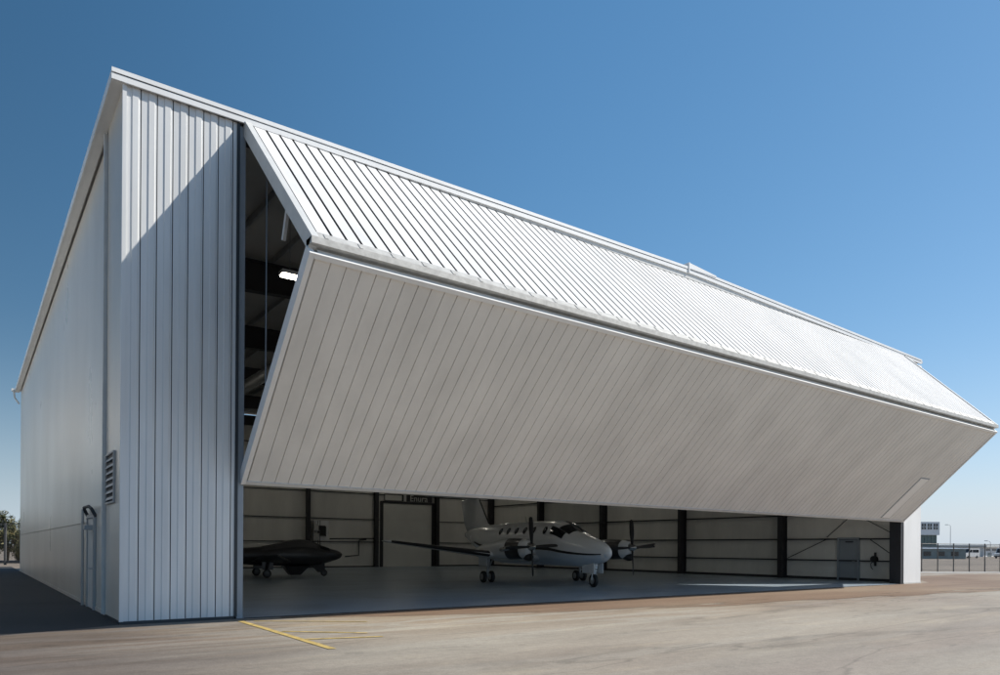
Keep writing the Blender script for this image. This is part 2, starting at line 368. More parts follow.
# downspout and trim on the side, louvre, side door
b = MB(); b.box(-.075,.055,2.03,2.13,.06,10.83); b.build('downspout', M['trim'], hangar)
b = MB(); b.box(.028,.058,2.14,2.28,.1,10.8); b.build('corner_trim', M['trim'], hangar)
lv = MB().box(-.012,.0,.78,1.80,2.52,3.58)
lv = lv.build('louver', M['dark'], hangar)
b = MB(); b.box(-.045,-.005,.74,.78,2.5,3.6); b.box(-.045,-.005,1.80,1.84,2.5,3.6); b.box(-.045,-.005,.78,1.80,3.56,3.6); b.box(-.045,-.005,.78,1.80,2.5,2.54); b.build('louver_frame', M['louver'], lv)
b = MB()
for k in range(7):
    z = 2.58+k*.14; b.hexa([(-.05,.79,z),(-.044,.79,z),(-.044,1.79,z),(-.05,1.79,z),(-.014,.79,z+.07),(-.008,.79,z+.07),(-.008,1.79,z+.07),(-.014,1.79,z+.07)])
b.build('louver_blade', M['louver'], lv)
sd = MB().box(.02,.057,4.05,5.15,.02,2.28).build('side_door', M['trim'], hangar)
b = MB(); b.box(-.01,.056,3.95,4.045,.0,2.38); b.box(-.01,.056,5.155,5.25,.0,2.38); b.box(-.01,.056,4.046,5.154,2.285,2.38); b.build('door_frame', M['louver'], sd)
b = MB(); b.tube([(.02,4.18,1.02),(-.06,4.18,1.02),(-.06,4.32,1.02)],.014); b.build('handle', M['galv'], sd)
b = MB(); b.tube([(.05,3.95,2.30),(-.05,3.98,2.50),(-.09,4.15,2.56),(-.09,5.0,2.56),(-.05,5.2,2.50),(.05,5.25,2.30)],.04); b.build('door_hood', M['dark'], sd)
b = MB(); b.box(-.17,.055,4.2,4.5,1.98,2.10); b.build('bulkhead_lamp', M['louver'], sd)
b = MB(); b.box(.030,.058,5.7,D-.1,2.20,2.22); b.build('reflection_strip', M['side'], hangar)  # thin raised line imitating the fence's reflection in the wall
b = MB(); b.tube([(-.03,5.78,.0),(-.03,5.78,2.55)],.035); b.build('conduit_pipe', M['louver'], hangar)

# ---- structural frames
def column_right(y): return MB().box(W-.78,W-.302,y-.03,y+.03,0,10.2).box(W-.80,W-.781,y-.14,y+.14,0,10.2).box(W-.301,W-.281+.0,y-.14,y+.14,0,10.2)
ys = [7.2,14.4,21.65,28.85,35.75]
for y in ys:
    b = MB(); b.box(W-.80,W-.30,y-.05,y+.05,0,10.3); b.box(W-.83,W-.80,y-.15,y+.15,0,10.3); b.box(W-.36,W-.302,y-.15,y+.15,0,10.3); b.build('column', M['primer'], hangar)
    b = MB(); b.box(.30,.80,y-.05,y+.05,0,10.3); b.box(.80,.83,y-.15,y+.15,0,10.3); b.build('column', M['primer'], hangar)
    # tapered rafter between them
    b = MB()
    for xa, xb, da, db in ((.5,RX,1.15,.55),(RX+.001,W-.5,.55,1.15)):
        za, zb = zroof(xa)-.36, zroof(xb)-.36
        for w, e in ((.02,0),(.14,1)):
            if e:
                for off in (0,1):
                    q = [(xa,za-(da if off else .03)),(xb,zb-(db if off else .03))]
                    b.hexa([(q[0][0],y-w,q[0][1]),(q[1][0],y-w,q[1][1]),(q[1][0],y+w,q[1][1]),(q[0][0],y+w,q[0][1]),(q[0][0],y-w,q[0][1]+.03),(q[1][0],y-w,q[1][1]+.03),(q[1][0],y+w,q[1][1]+.03),(q[0][0],y+w,q[0][1]+.03)])
            else:
                b.hexa([(xa,y-w,za-da+.031),(xb,y-w,zb-db+.031),(xb,y+w,zb-db+.031),(xa,y+w,za-da+.031),(xa,y-w,za-.031),(xb,y-w,zb-.031),(xb,y+w,zb-.031),(xa,y+w,za-.031)])
    b.build('rafter', M['primer'], hangar)
for x in (6.75,12.45,18.1,23.8,29.5):
    b = MB(); b.box(x-.05,x+.05,D-.68,D-.205,0,10.4); b.box(x-.15,x+.15,D-.71,D-.681,0,10.4); b.build('column', M['primer'], hangar)
# girts and base angles
for z in (1.05,2.2,3.55,5.3,7.1,8.9):
    b = MB(); b.box(W-.42,W-.303,.56,D-.25,z-.035,z+.035); b.build('girt', M['primer'], hangar)
    b = MB(); b.box(.303,.42,.56,D-.25,z-.035,z+.035); b.build('girt', M['primer'], hangar)
for z in (2.0,3.8,5.85,7.6,9.2):
    for x0, x1 in ((.45,24.2),(29.6,W-.45)) if z < 5.3 else ((.45,W-.45),):
        b = MB(); b.box(x0,x1,D-.30,D-.203,z-.03,z+.03); b.build('girt', M['primer'], hangar)
b = MB(); b.box(W-.38,W-.303,.56,D-.25,.004,.14); b.box(.303,.38,.56,D-.25,.004,.14); b.box(.4,24.2,D-.28,D-.203,.004,.10); b.box(29.6,W-.4,D-.28,D-.203,.004,.10); b.build('base_angle', M['primer'], hangar)
# purlins and ceiling insulation
for k in range(23):
    x = .9+k*1.53
    b = MB(); z = zroof(x)-.33; b.box(x-.03,x+.03,.5,D-.3,z-.02,z+.17); b.build('purlin', M['galv'], hangar)
b = MB()
for xa, xb in ((.25,RX),(RX+.002,W-.25)):
    za, zb = zroof(xa)-.145, zroof(xb)-.145
    b.hexa([(xa,.46,za),(xb,.46,zb),(xb,D-.21,zb),(xa,D-.21,za),(xa,.46,za+.03),(xb,.46,zb+.03),(xb,D-.21,zb+.03),(xa,D-.21,za+.03)])
b.build('ceiling_liner', M['ceil'], hangar)
# cross bracing rods on the right wall
for (ya,za,yb,zb) in ((.75,2.25,3.1,3.55),(7.0,1.1,4.6,2.2),(2.3,2.2,.9,1.2),(3.2,3.5,4.6,2.3)):
    b = MB(); b.tube([(W-.46,ya,za),(W-.46,yb,zb)],.022,6); b.build('brace_rod', M['primer'], hangar)
# personnel door in the right wall
pd = MB().box(W-.36,W-.303,2.95,3.95,.03,2.18).build('personnel_door', M['steel_door'], hangar)
b = MB(); b.box(W-.44,W-.303,2.86,2.945,.0,2.28); b.box(W-.44,W-.303,3.955,4.04,.0,2.28); b.box(W-.44,W-.303,2.946,3.954,2.185,2.28); b.build('door_frame', M['steel_door'], pd)
b = MB(); b.tube([(W-.36,3.08,1.02),(W-.43,3.08,1.02),(W-.43,3.22,1.02)],.014); b.build('handle', M['galv'], pd)
b = MB(); b.box(W-.42,W-.361,3.2,3.6,2.02,2.08); b.build('door_closer', M['primer'], pd)
# overhead panel door in the rear wall
od = MB()
for k in range(4): od.box(24.55,29.12,D-.27,D-.215,.02+k*1.29,1.30+k*1.29)
od = od.build('overhead_door', M['panel'], hangar)
b = MB(); b.box(24.3,24.54,D-.34,D-.205,0,5.35); b.box(29.13,29.36,D-.34,D-.205,0,5.35); b.box(24.541,29.129,D-.34,D-.205,5.19,5.36); b.build('door_frame', M['primer'], od)

# ---- bifold door
def leaf_frame(p0, p1, out):
    d = Vector(p1)-Vector(p0); n = d.cross(Vector((1,0,0))).normalized()
    if n.dot(Vector(out)) < 0: n = -n
    return d, n
x0, x1 = 2.375, U2+.10; LW = x1-x0
hp, fp, bp_ = Vector((0,-.03,HZ)), Vector((0,-FO,FZ+.10)), Vector((0,-.02,BZ))
fp2 = Vector((0,-FO+.02,FZ-.16))
d1, n1 = leaf_frame(hp, fp, (0,-1,1)); d2, n2 = leaf_frame(fp2, bp_, (0,-1,-1))
b = MB(); b.obox(Vector((x0+.16,0,0))+hp-n1*.20, (LW-.32,0,0), d1, n1*.14)
ribbed(b, Vector((x0+.14,0,0))+hp, (1,0,0), d1*.955, n1, LW-.28, UPPER, P)
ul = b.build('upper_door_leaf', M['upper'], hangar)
for xa in (x0, x1-.14):
    b = MB(); b.obox(Vector((xa,0,0))+hp-n1*.24, (.139,0,0), d1, n1*.275); b.build('edge_trim', M['trim'], ul)
b = MB(); b.obox(Vector((x0+.141,0,0))+hp+d1*.955-n1*.24, (LW-.282,0,0), d1*.045, n1*.262); b.obox(Vector((x0,0,0))+fp+Vector((0,-.03,-.10)), (LW,0,0), (0,.26,0), (0,0,.118)); b.build('bottom_rail', M['rail'], ul)
for k in range(46):
    xx = x0+.3+k*(LW-.6)/45; q = fp-d1*.035+n1*.022
    b = MB(); b.obox(Vector((xx-.03,0,0))+q, (.06,0,0), d1*.03, n1*.012); b.build('rail_bolt', M['rail'], ul)
b = MB(); b.obox(Vector((x0+.05,0,0))+fp2-n2*.02+Vector((0,.07,.03)), (LW-.1,0,0), (0,.16,0), (0,0,.03)); b.build('fold_gap', M['dark'], ul)
b = MB(); b.obox(Vector((x0+.16,0,0))+fp2-n2*.20, (LW-.32,0,0), d2, n2*.14)
ribbed(b, Vector((x0+.10,0,0))+fp2+d2*.018, (1,0,0), d2*.965, n2, LW-.20, LOWER, P, False)
ll = b.build('lower_door_leaf', M['door'], hangar)
for xa in (x0-.02, x1-.08):
    b = MB(); b.obox(Vector((xa,0,0))+fp2-n2*.24, (.099,0,0), d2, n2*.262); b.build('edge_trim', M['white'], ll)
b = MB(); b.obox(Vector((x0+.081,0,0))+fp2-n2*.06, (LW-.163,0,0), d2*.0175, n2*.085); b.build('top_rail', M['white'], ll)
b = MB(); b.obox(Vector((x0+.081,0,0))+fp2+d2*.9835-n2*.20, (LW-.163,0,0), d2*.0165, n2*.222); b.build('bottom_rail', M['trim'], ll)
b = MB(); b.obox(Vector((x0+.1,0,0))+bp_-n2*.16, (LW-.2,0,0), d2.normalized()*.055, n2*.09); b.build('bottom_seal', M['black'], ll)
# flush hatch near the right end of the lower leaf
b = MB(); b.obox(Vector((31.2,0,0))+fp2+d2*.53+n2*.006, (.72,0,0), d2*.43, n2*.022); ht = b.build('hatch', M['hatch'], ll)
for xa, wd, va, vl in ((31.14,.059,.52,.445),(31.921,.059,.52,.445),(31.2,.72,.52,.0095),(31.2,.72,.9605,.0045)):
    b = MB(); b.obox(Vector((xa,0,0))+fp2+d2*va+n2*.003, (wd,0,0), d2*vl, n2*.010); b.build('hatch_frame', M['jamb'], ht)
# truss framing on the inner face of the leaves
for k in range(9):
    xx = x0+.4+k*(LW-.8)/8
    b = MB(); p = Vector((xx,0,0)); b.beam(p+hp-n1*.235+d1*.05, p+fp-n1*.235-d1*.05, .10, .06, n1); b.build('stiffener', M['primer'], ul)
    b = MB(); b.beam(p+fp2-n2*.235+d2*.06, p+bp_-n2*.235-d2*.02, .10, .06, n2); b.build('stiffener', M['primer'], ll)
b = MB(); b.tube([(3.0,.30,10.6),(3.0,.30,BZ+.15)],.018,6); b.build('lift_cable', M['cable'], hangar)
b = MB(); b.beam((3.4,.15,10.3),(3.0,-1.2,9.2),.09); b.beam((3.0,-1.2,9.2),(2.95,-.95,8.2),.07); b.build('strut', M['white'], hangar)
# ducts and bracing seen through the open end
b = MB(); b.tube([(8.2,1.2,9.3),(8.2,24,9.3)],.28,16); b.build('air_duct', M['galv'], hangar, smooth=True)
# sign over the rear door
sg = MB().box(24.6,29.1,D-.36,D-.345,5.37,5.95).build('wall_sign', M['primer'], hangar)
def text(body, size, loc, rot, m, parent, depth=.01):
    cu = bpy.data.curves.new('lettering', 'FONT'); cu.body = body; cu.size = size; cu.extrude = depth
    o = bpy.data.objects.new('lettering', cu); o.location = loc; o.rotation_euler = rot; cu.materials.append(m); col.objects.link(o)
    bpy.context.view_layer.update(); me = bpy.data.meshes.new_from_object(o.evaluated_get(bpy.context.evaluated_depsgraph_get())); mo = bpy.data.objects.new('lettering', me); mo.location = loc; mo.rotation_euler = rot
    col.objects.unlink(o); bpy.data.objects.remove(o); mo.name = 'lettering'; col.objects.link(mo); mo.parent = parent; return mo
text('Enura', .74, (26.95,D-.38,5.42), (R(90),0,0), M['lettering'], sg)
b = MB(); b.box(26.38,26.62,D-.39,D-.361,5.39,5.93); b.build('sign_bar', M['lettering'], sg)
b = MB(); b.box(24.66,26.2,D-.375,D-.361,5.43,5.86); b.build('sign_panel', M['panel'], sg)

# ------------------------------------------------------------------ pale hangar added out of view to bounce sunlight onto the side wall
nh = empty('added_bounce_hangar', (-5.7,3.0,-.003)); tag(nh, 'pale metal hangar across the dark lane, left of the big open hangar', 'hangar')
b = MB(); b.box(-24,-.05,.05,36,0,9.8); ribbed(b, (0,36,.06), (0,-1,0), (0,0,9.7), (1,0,0), 36, LOWER, P); ribbed(b, (-24,0,.06), (1,0,0), (0,0,9.7), (0,-1,0), 24, LOWER, P); b.build('wall', M['white'], nh)
b = MB()
for xa, xb, za, zb in ((-24.4,-12,9.8,10.8),(-12,.3,10.8,9.8)): b.hexa([(xa,-.4,za),(xb,-.4,zb),(xb,36.4,zb),(xa,36.4,za),(xa,-.4,za+.18),(xb,-.4,zb+.18),(xb,36.4,zb+.18),(xa,36.4,za+.18)])
b.build('roof', M['white'], nh)
b = MB(); b.quad((-24,.04,9.8),(-.05,.04,9.8),(-12,.04,10.8)); b.quad((-24,35.9,9.8),(-12,35.9,10.8),(-.05,35.9,9.8)); b.build('gable', M['white'], nh)
for k in range(4):
    b = MB(); b.box(-21+k*4.6,-16.5+k*4.6,-.07,-.01,.02,6.2); b.build('sliding_door', M['trim'], nh)
MB().box(-22,-2,-.12,-.005,6.25,6.5).build('door_track', M['galv'], nh)
nd = MB().box(.005,.05,6,7,.02,2.15).build('side_door', M['steel_door'], nh); MB().box(.051,.1,6.1,6.25,1.0,1.05).build('handle', M['galv'], nd)

# ------------------------------------------------------------------ loose interior items
cl = empty('ceiling_light', (4.95,2.75,8.9))
tag(cl, 'lit white tube light hanging behind the raised door, nearest the left jamb', 'ceiling light')
b = MB(); b.box(-.75,.75,-.15,.15,.0,.10); b.build('housing', M['white'], cl)
b = MB(); b.box(-.72,.72,-.14,.14,-.035,-.002); b.build('diffuser', M['lamp'], cl)
for x in (-.5,.5): MB().tube([(x,0,.1),(x,0,1.75)],.012,5).build('suspension', M['cable'], cl)
cl['group'] = 'ceiling lights in the hangar'
for x, y in ((14,3),(24,3),(32,3),(6,18),(15,18),(24,18),(32,18),(6,32),(15,32),(24,32),(32,32)):  # further lamps like the visible one, added out of view to brighten the interior
    c = copy_tree(cl); c.location = (x, y, 8.9); c['label'] = 'lit white tube light added unseen deeper inside the hangar to brighten the interior'

ep = empty('electrical_panel', (19.35,D-.2,2.1)); tag(ep, 'pale electrical board with a black box on the rear hangar wall', 'electrical panel')
MB().box(-.55,.55,-.07,0,0,1.5).build('backboard', M['white'], ep)
MB().box(-.32,.18,-.25,-.071,.35,1.12).build('breaker_box', M['black'], ep)
MB().box(.24,.30,-.12,-.071,.30,1.08).build('conduit', M['black'], ep)
sh = empty('storage_rack', (18.65,D-.7,0)); tag(sh, 'dim grey storage rack against the rear wall beside the electrical board', 'rack')
b = MB()
for a in (-.28,.28):
    for c in (-.2,.2): b.box(a-.02,a+.02,c-.02,c+.02,0,3.6)
b.build('upright', M['primer'], sh)
for z in (.5,1.3,2.1,2.8,3.5): MB().box(-.259,.259,-.22,.22,z,z+.03).build('shelf', M['galv'], sh)
for z, w in ((1.33,.4),(2.13,.45),(2.83,.36)): MB().box(-w/2,w/2,-.18,.18,z+.001,z+.5).build('bin', M['rail'], sh)
wp = MB()
wp.tube([(19.95,D-.36,2.22),(24.1,D-.36,2.30)],.045,8); wp.tube([(23.0,D-.42,2.2),(22.4,D-.42,2.15),(22.35,D-.42,2.0),(22.35,D-.42,.95),(21.2,D-.42,.85)],.05,8)
tag(wp.build('water_pipe', M['primer']), 'dark pipe run stepping down along the rear hangar wall', 'pipe')
hr = empty('hose_reel', (W-.45,2.05,1.05)); tag(hr, 'dark hose reel bracketed to the right wall beside the personnel door', 'hose reel')
MB().lathe((0,0,.1),(1,0,0),[(-.10,.0),(-.10,.17),(-.07,.17),(-.07,.10),(.05,.10),(.05,.17),(.08,.17),(.08,0)]).build('drum', M['black'], hr)
MB().box(.081,.13,-.05,.05,-.25,.45).build('bracket', M['primer'], hr)
MB().tube([(-.02,.08,-.02),(-.03,.16,-.15),(-.02,.14,-.35),(0,.06,-.42)],.02,6).build('hose', M['black'], hr, smooth=True)

# ------------------------------------------------------------------ aircraft
def interp(st, a):
    for p, q in zip(st, st[1:]):
        if a <= q[0]:
            t = max(0, (a-p[0])/(q[0]-p[0])); s = t
            return [p[i]+(q[i]-p[i])*s for i in range(len(p))]
    return list(st[-1])
def smooth_st(st, n=60):
    """Catmull-Rom through the stations"""
    out = []
    for i in range(len(st)-1):
        p0 = st[max(i-1,0)]; p1 = st[i]; p2 = st[i+1]; p3 = st[min(i+2,len(st)-1)]
        m = max(2, int(n*(p2[0]-p1[0])/(st[-1][0]-st[0][0])))
        for k in range(m):
            t = k/m; r = []
            for j in range(len(p1)):
                h = (p2[0]-p1[0]); m1 = (p2[j]-p0[j])/max(p2[0]-p0[0],1e-6)*h; m2 = (p3[j]-p1[j])/max(p3[0]-p1[0],1e-6)*h
                r.append((2*t**3-3*t**2+1)*p1[j]+(t**3-2*t**2+t)*m1+(-2*t**3+3*t**2)*p2[j]+(t**3-t**2)*m2)
            r[0] = p1[0]+t*(p2[0]-p1[0]); out.append(r)
    out.append(list(st[-1])); return out
class Fus:
    """stations (a, halfwidth, zbottom, ztop, zwidest); local -Y is forward, nose at y=0"""
    def __init__(s, st, e=2.3): s.st = smooth_st(st); s.e = e
    def pt(s, a, th, off=0.):
        _, hw, zb, zt, zm = interp(s.st, a); hw = max(hw, .005)
        c, sn = math.cos(th), math.sin(th)
        x = math.copysign(abs(c)**(2/s.e), c)*(hw+off); z = math.copysign(abs(sn)**(2/s.e), sn)
        z = zm+z*((zt-zm+off) if z > 0 else (zm-zb+off))
        return Vector((x, a, z))
    def body(s, n=28):
        mb = MB(); mb.loft([[s.pt(r[0], 2*math.pi*k/n) for k in range(n)] for r in s.st]); return mb
    def patch(s, mb, a0, a1, t0, t1, off=.008, na=6, nt=6, f=None):
        """patch lying on the skin between stations a0..a1 and angles t0..t1 (degrees)"""
        rows = []
        for i in range(na+1):
            u = i/na; row = []
            for j in range(nt+1):
                v = j/nt; a, t = (a0+(a1-a0)*u, t0+(t1-t0)*v) if f is None else f(u, v)
                row.append(s.pt(a, R(t), off))
            rows.append(row)
        mb.loft(rows, cap=False, closed=False)
    def disc(s, mb, a, t, ra, rt, off=.01, n=14):
        ring = [s.pt(a+ra*math.cos(k*2*math.pi/n), R(t+rt*math.sin(k*2*math.pi/n)), off) for k in range(n)]
        mb.quad(*ring)
def airfoil(le, chord, thick, n=10, axis='z', span=None):
    """closed ring in the a-z plane (y aft) starting at LE"""
    up = []; 
    for k in range(n+1):
        x = .5*(1-math.cos(math.pi*k/n)); t = 5*thick*(.2969*math.sqrt(x)-.126*x-.3516*x*x+.2843*x**3-.1036*x**4)
        up.append((x, t))
    pts = [(x, t) for x, t in up]+[(x, -t) for x, t in reversed(up[1:-1])]
    out = []
    for x, t in pts:
        if axis == 'z': out.append(Vector((le[0], le[1]+x*chord, le[2]+t*chord)))
        else: out.append(Vector((le[0]+t*chord, le[1]+x*chord, le[2])))
    return out
def wing(mb, secs, axis='z'):
    mb.loft([airfoil(*s_, axis=axis) for s_ in secs]); return mb
def boot(mb, secs, frac=.09, n=5):
    rows = []
    for le, ch, th in secs:
        row = []
        for k in range(-n, n+1):
            x = frac*(abs(k)/n)**2; t = 5*th*(.2969*math.sqrt(x)-.126*x-.3516*x*x)
            row.append(Vector((le[0], le[1]+x*ch-.012, le[2]+math.copysign(t*ch+.006, k if k else 1)*(1 if k else 0))))
        rows.append(row)
    mb.loft(rows, cap=False, closed=False); return mb
def wheel(c, r, w, parent, rim='galv'):
    c = Vector(c)
    o = MB().lathe(c, (1,0,0), [(-w/2,r*.55),(-w/2,r*.85),(-w*.36,r*.97),(0,r),(w*.36,r*.97),(w/2,r*.85),(w/2,r*.55)], 22).build('tyre', M['black'], parent, smooth=True)
    MB().lathe(c, (1,0,0), [(-w*.53,.01),(-w*.53,r*.35),(-w*.5,r*.56),(w*.5,r*.56),(w*.53,r*.35),(w*.53,.01)], 18).build('rim', M[rim], parent, smooth='auto')
    return o

TH = -.19
tp = empty('turboprop_aircraft', (18.1,4.15,0), TH)
tag(tp, 'white twin propeller aircraft parked nose outward inside the open hangar', 'aircraft')
F = Fus([(0,.03,1.40,1.46,1.43),(.10,.15,1.26,1.60,1.42),(.40,.29,1.09,1.78,1.42),(.9,.45,.97,1.96,1.44),(1.6,.62,.88,2.14,1.49),(2.2,.74,.84,2.30,1.55),(2.75,.83,.83,2.55,1.62),(3.25,.87,.83,2.76,1.7),(3.9,.89,.83,2.85,1.75),(5,.90,.83,2.87,1.78),(9.6,.90,.84,2.87,1.8),(11.2,.74,1.10,2.84,1.9),(12.8,.46,1.55,2.76,2.1),(14.1,.20,1.98,2.62,2.3),(14.9,.04,2.25,2.45,2.35)])
fu = F.body().build('fuselage', M['plane'], tp, smooth=True)
# lower body colour, cheat line, glazing
b = MB()
for s in (0, 1):
    g = (lambda u, v: (.12+u*12.2, -88+v*76)) if s == 0 else (lambda u, v: (.12+u*12.2, 268-v*76))
    F.patch(b, 0,0,0,0,.006,40,8,g)
b.build('belly_panel', M['belly'], fu, smooth=True)
b = MB()
for s in (0, 1):
    g = (lambda u, v: (.3+u*12., -11+v*7)) if s == 0 else (lambda u, v: (.3+u*12., 191-v*7))
    F.patch(b, 0,0,0,0,.010,40,2,g)
b.build('cheat_line', M['black'], fu, smooth=True)
for s in (1, -1):
    A = (lambda t: t) if s > 0 else (lambda t: 180-t)
    b = MB(); F.patch(b,0,0,0,0,.012,5,6, lambda u, v: (2.30+u*(.62+.10*v)+.02*v, A(86-v*36))); b.build('windshield', M['glass'], fu, smooth=True)
    b = MB(); F.patch(b,0,0,0,0,.012,5,5, lambda u, v: (2.52+.06*v+u*(1.05-.12*v), A(49-v*24))); b.build('cockpit_window', M['glass'], fu, smooth=True)
    for k in range(6):
        b = MB(); F.disc(b, 4.15+k*.86 if k else 3.98, A(33), .17, 11); b.build('cabin_window', M['glass'], fu)
b = MB(); F.patch(b, 2.15,3.6,85,95,.016,10,2); b.build('windshield_post', M['chrome'], fu, smooth=True)
b = MB(); b.tube([F.pt(7.2,R(90)),F.pt(7.2,R(90))+Vector((0,.1,.28))],[.03,.012],6); b.build('antenna', M['chrome'], fu)
for sx in (1, -1):
    secs = [((sx*.55,4.55,1.18),2.75,.16),((sx*2.5,4.75,1.28),2.35,.15),((sx*5.0,5.5,1.58),1.65,.13),((sx*7.15,6.35,1.86),1.05,.12),((sx*7.3,6.55,1.88),.7,.08)]
    w_ = wing(MB(), secs).build('wing', M['plane'], tp, smooth=True)
    boot(MB(), [((sx*3.0,4.92,1.34),2.24,.15),secs[2],((sx*7.1,6.32,1.855),1.06,.12)]).build('deice_boot', M['black'], w_, smooth=True)
    N = Fus([(2.05,.17,1.42,1.80,1.62),(2.3,.30,1.22,1.93,1.62),(2.8,.38,1.14,2.0,1.60),(4.0,.42,1.10,2.02,1.58),(5.2,.42,1.10,1.92,1.5),(6.6,.36,1.10,1.75,1.4),(7.8,.14,1.25,1.55,1.4)], 2.3)
    mb = N.body(22); mb.v = [(x+sx*2.5, y, z) for x, y, z in mb.v]
    na = mb.build('engine_nacelle', M['plane'], tp, smooth=True)
    mb = MB(); N.patch(mb, 2.55,3.7,-75,75,.012,5,8); N.patch(mb, 2.55,3.7,105,255,.012,5,8); mb.v = [(x+sx*2.5, y, z) for x, y, z in mb.v]
    mb.build('cowling_panel', M['jet'], na, smooth=True)
    MB().lathe((sx*2.5,2.12,1.23),(0,1,0),[(-.03,.001),(-.03,.15),(.12,.17),(.5,.10)],14).build('intake', M['black'], na, smooth=True)
    for e in (1, -1):
        MB().tube([(sx*2.5+e*.36,3.1,1.62),(sx*2.5+e*.5,3.15,1.6),(sx*2.5+e*.56,3.35,1.56),(sx*2.5+e*.57,3.7,1.53)],[.09,.10,.10,.09],10).build('exhaust_stack', M['chrome'], na, smooth=True)
    pr = MB().lathe((sx*2.5,2.1,1.66),(0,-1,0),[(-.05,.19),(.10,.18),(.25,.13),(.36,.06),(.42,.005)],18).build('propeller', M['chrome'], tp, smooth=True)
    for k in range(4):
        th = R(93+90*k); dr = Vector((math.cos(th),0,math.sin(th))); tn = Vector((-math.sin(th),0,math.cos(th)))
        c0 = Vector((sx*2.5,1.98,1.66)); rings = []
        for rr, cw, tw, tk in ((.12,.05,62,.05),(.3,.075,58,.04),(.6,.10,50,.028),(.95,.095,42,.018),(1.18,.07,38,.012),(1.22,.025,36,.006)):
            ax = tn*math.cos(R(tw))+Vector((0,1,0))*math.sin(R(tw)); nn = ax.cross(dr)
            rings.append([c0+dr*rr+ax*cw*math.cos(q)+nn*tk*math.sin(q) for q in [2*math.pi*j/10 for j in range(10)]])
        MB().loft(rings).build('blade', M['blade'], pr, smooth=True)
    # main gear: twin wheels
    gr = MB().tube([(sx*2.5,6.15,1.3),(sx*2.5,6.3,.36)],[.075,.06],10)
    gr.tube([(sx*2.5-.24,6.3,.30),(sx*2.5+.24,6.3,.30)],.045,8); gr.beam((sx*2.5,5.6,1.2),(sx*2.5,6.25,.6),.05)
    gr = gr.build('main_gear', M['galv'], tp, smooth='auto')
    for e in (1, -1): wheel((sx*2.5+e*.2,6.3,.27), .27, .17, gr)
    MB().box(sx*2.5+sx*.34,sx*2.5+sx*.36,5.6,6.5,.80,1.16).build('gear_door', M['plane'], gr)
ng = MB().tube([(0,1.05,1.05),(0,1.15,.62)],[.10,.085],12); ng.tube([(0,1.15,.63),(0,1.2,.34)],.05,10); ng.tube([(-.1,1.2,.3),(-.1,1.17,.58),(.1,1.17,.58),(.1,1.2,.3)],.03,6); ng.beam((0,1.7,1.0),(0,1.15,.62),.05)
ng = ng.build('nose_gear', M['white'], tp, smooth='auto'); wheel((0,1.22,.28), .28, .15, ng)
for e in (1, -1): MB().box(e*.22-.008,e*.22+.008,.85,1.75,.58,1.0).build('gear_door', M['plane'], ng)
b = MB(); b.lathe((0,1.06,.80),(0,-1,0),[(0,.06),(.06,.07),(.08,.05),(.085,.001)],12); b.build('taxi_light', M['chrome'], ng, smooth=True)
fin = MB(); fin.loft([airfoil(l, c, t, axis='x') for l, c, t in (((0,10.9,2.55),3.7,.06),((0,11.7,2.95),3.3,.07),((0,12.9,4.3),2.6,.07),((0,13.05,4.42),2.4,.05))])
fin = fin.build('tail_fin', M['plane'], tp, smooth=True)
b = MB(); b.beam((0,11.62,2.93),(0,12.88,4.3),.03,.08,(0,1,0)); b.build('deice_boot', M['black'], fin)
tl = MB(); wing(tl, [((-2.7,13.5,4.48),.9,.08),((0,13.0,4.46),1.7,.10),((2.7,13.5,4.48),.9,.08)]); tl.build('tailplane', M['plane'], tp, smooth=True)

jt = empty('business_jet', (14.15,20.9,0), R(82))
tag(jt, 'sleek charcoal black jet with a humped canopy parked deep behind the left pier', 'aircraft')
J = Fus([(0,.03,1.14,1.2,1.17),(.12,.17,.98,1.34,1.16),(.6,.34,.80,1.48,1.14),(1.2,.52,.64,1.68,1.12),(1.75,.64,.54,1.90,1.12),(2.4,.68,.54,1.98,1.15),(3.2,.68,.56,1.86,1.15),(4.0,.64,.58,1.66,1.15),(5.2,.52,.66,1.52,1.15),(7.0,.36,.82,1.52,1.2),(8.8,.14,1.12,1.48,1.3),(9.6,.03,1.32,1.4,1.36)])
jf = J.body().build('fuselage', M['jet'], jt, smooth=True)
b = MB(); J.patch(b,0,0,0,0,.014,16,14, lambda u, v: (1.35+u*2.9+.35*abs(v-.5), 28+v*124)); b.build('canopy_cover', M['jetgrey'], jf, smooth=True)
b = MB(); J.patch(b, .78,1.3,35,145,.012,4,12); b.build('windshield', M['glass'], jf, smooth=True)
for sx in (1, -1):
    secs = [((sx*.5,2.9,.82),2.0,.14),((sx*2.2,3.5,.95),1.5,.12),((sx*5.2,4.5,1.2),.75,.10)]
    w_ = wing(MB(), secs).build('wing', M['jet'], jt, smooth=True)
    boot(MB(), secs, .06).build('leading_edge', M['jetlight'], w_, smooth=True)
    gr = MB().tube([(sx*1.5,4.2,.85),(sx*1.5,4.3,.24)],.06,8).build('main_gear', M['jet'], jt); wheel((sx*1.5,4.3,.22), .22, .11, gr, 'jet')
    MB().box(sx*1.28-.012,sx*1.28+.012,3.95,4.5,.40,.80).build('gear_door', M['jet'], gr)
ng = MB().tube([(0,1.1,.7),(0,1.0,.22)],.05,8); ng = ng.build('nose_gear', M['jet'], jt); wheel((0,1.0,.18), .18, .10, ng, 'jet')
MB().hexa([(-.07,.95,.22),(.07,.95,.22),(.07,1.35,.22),(-.07,1.35,.22),(-.14,1.0,.72),(.14,1.0,.72),(.14,1.75,.66),(-.14,1.75,.66)]).build('gear_door', M['jet'], ng)
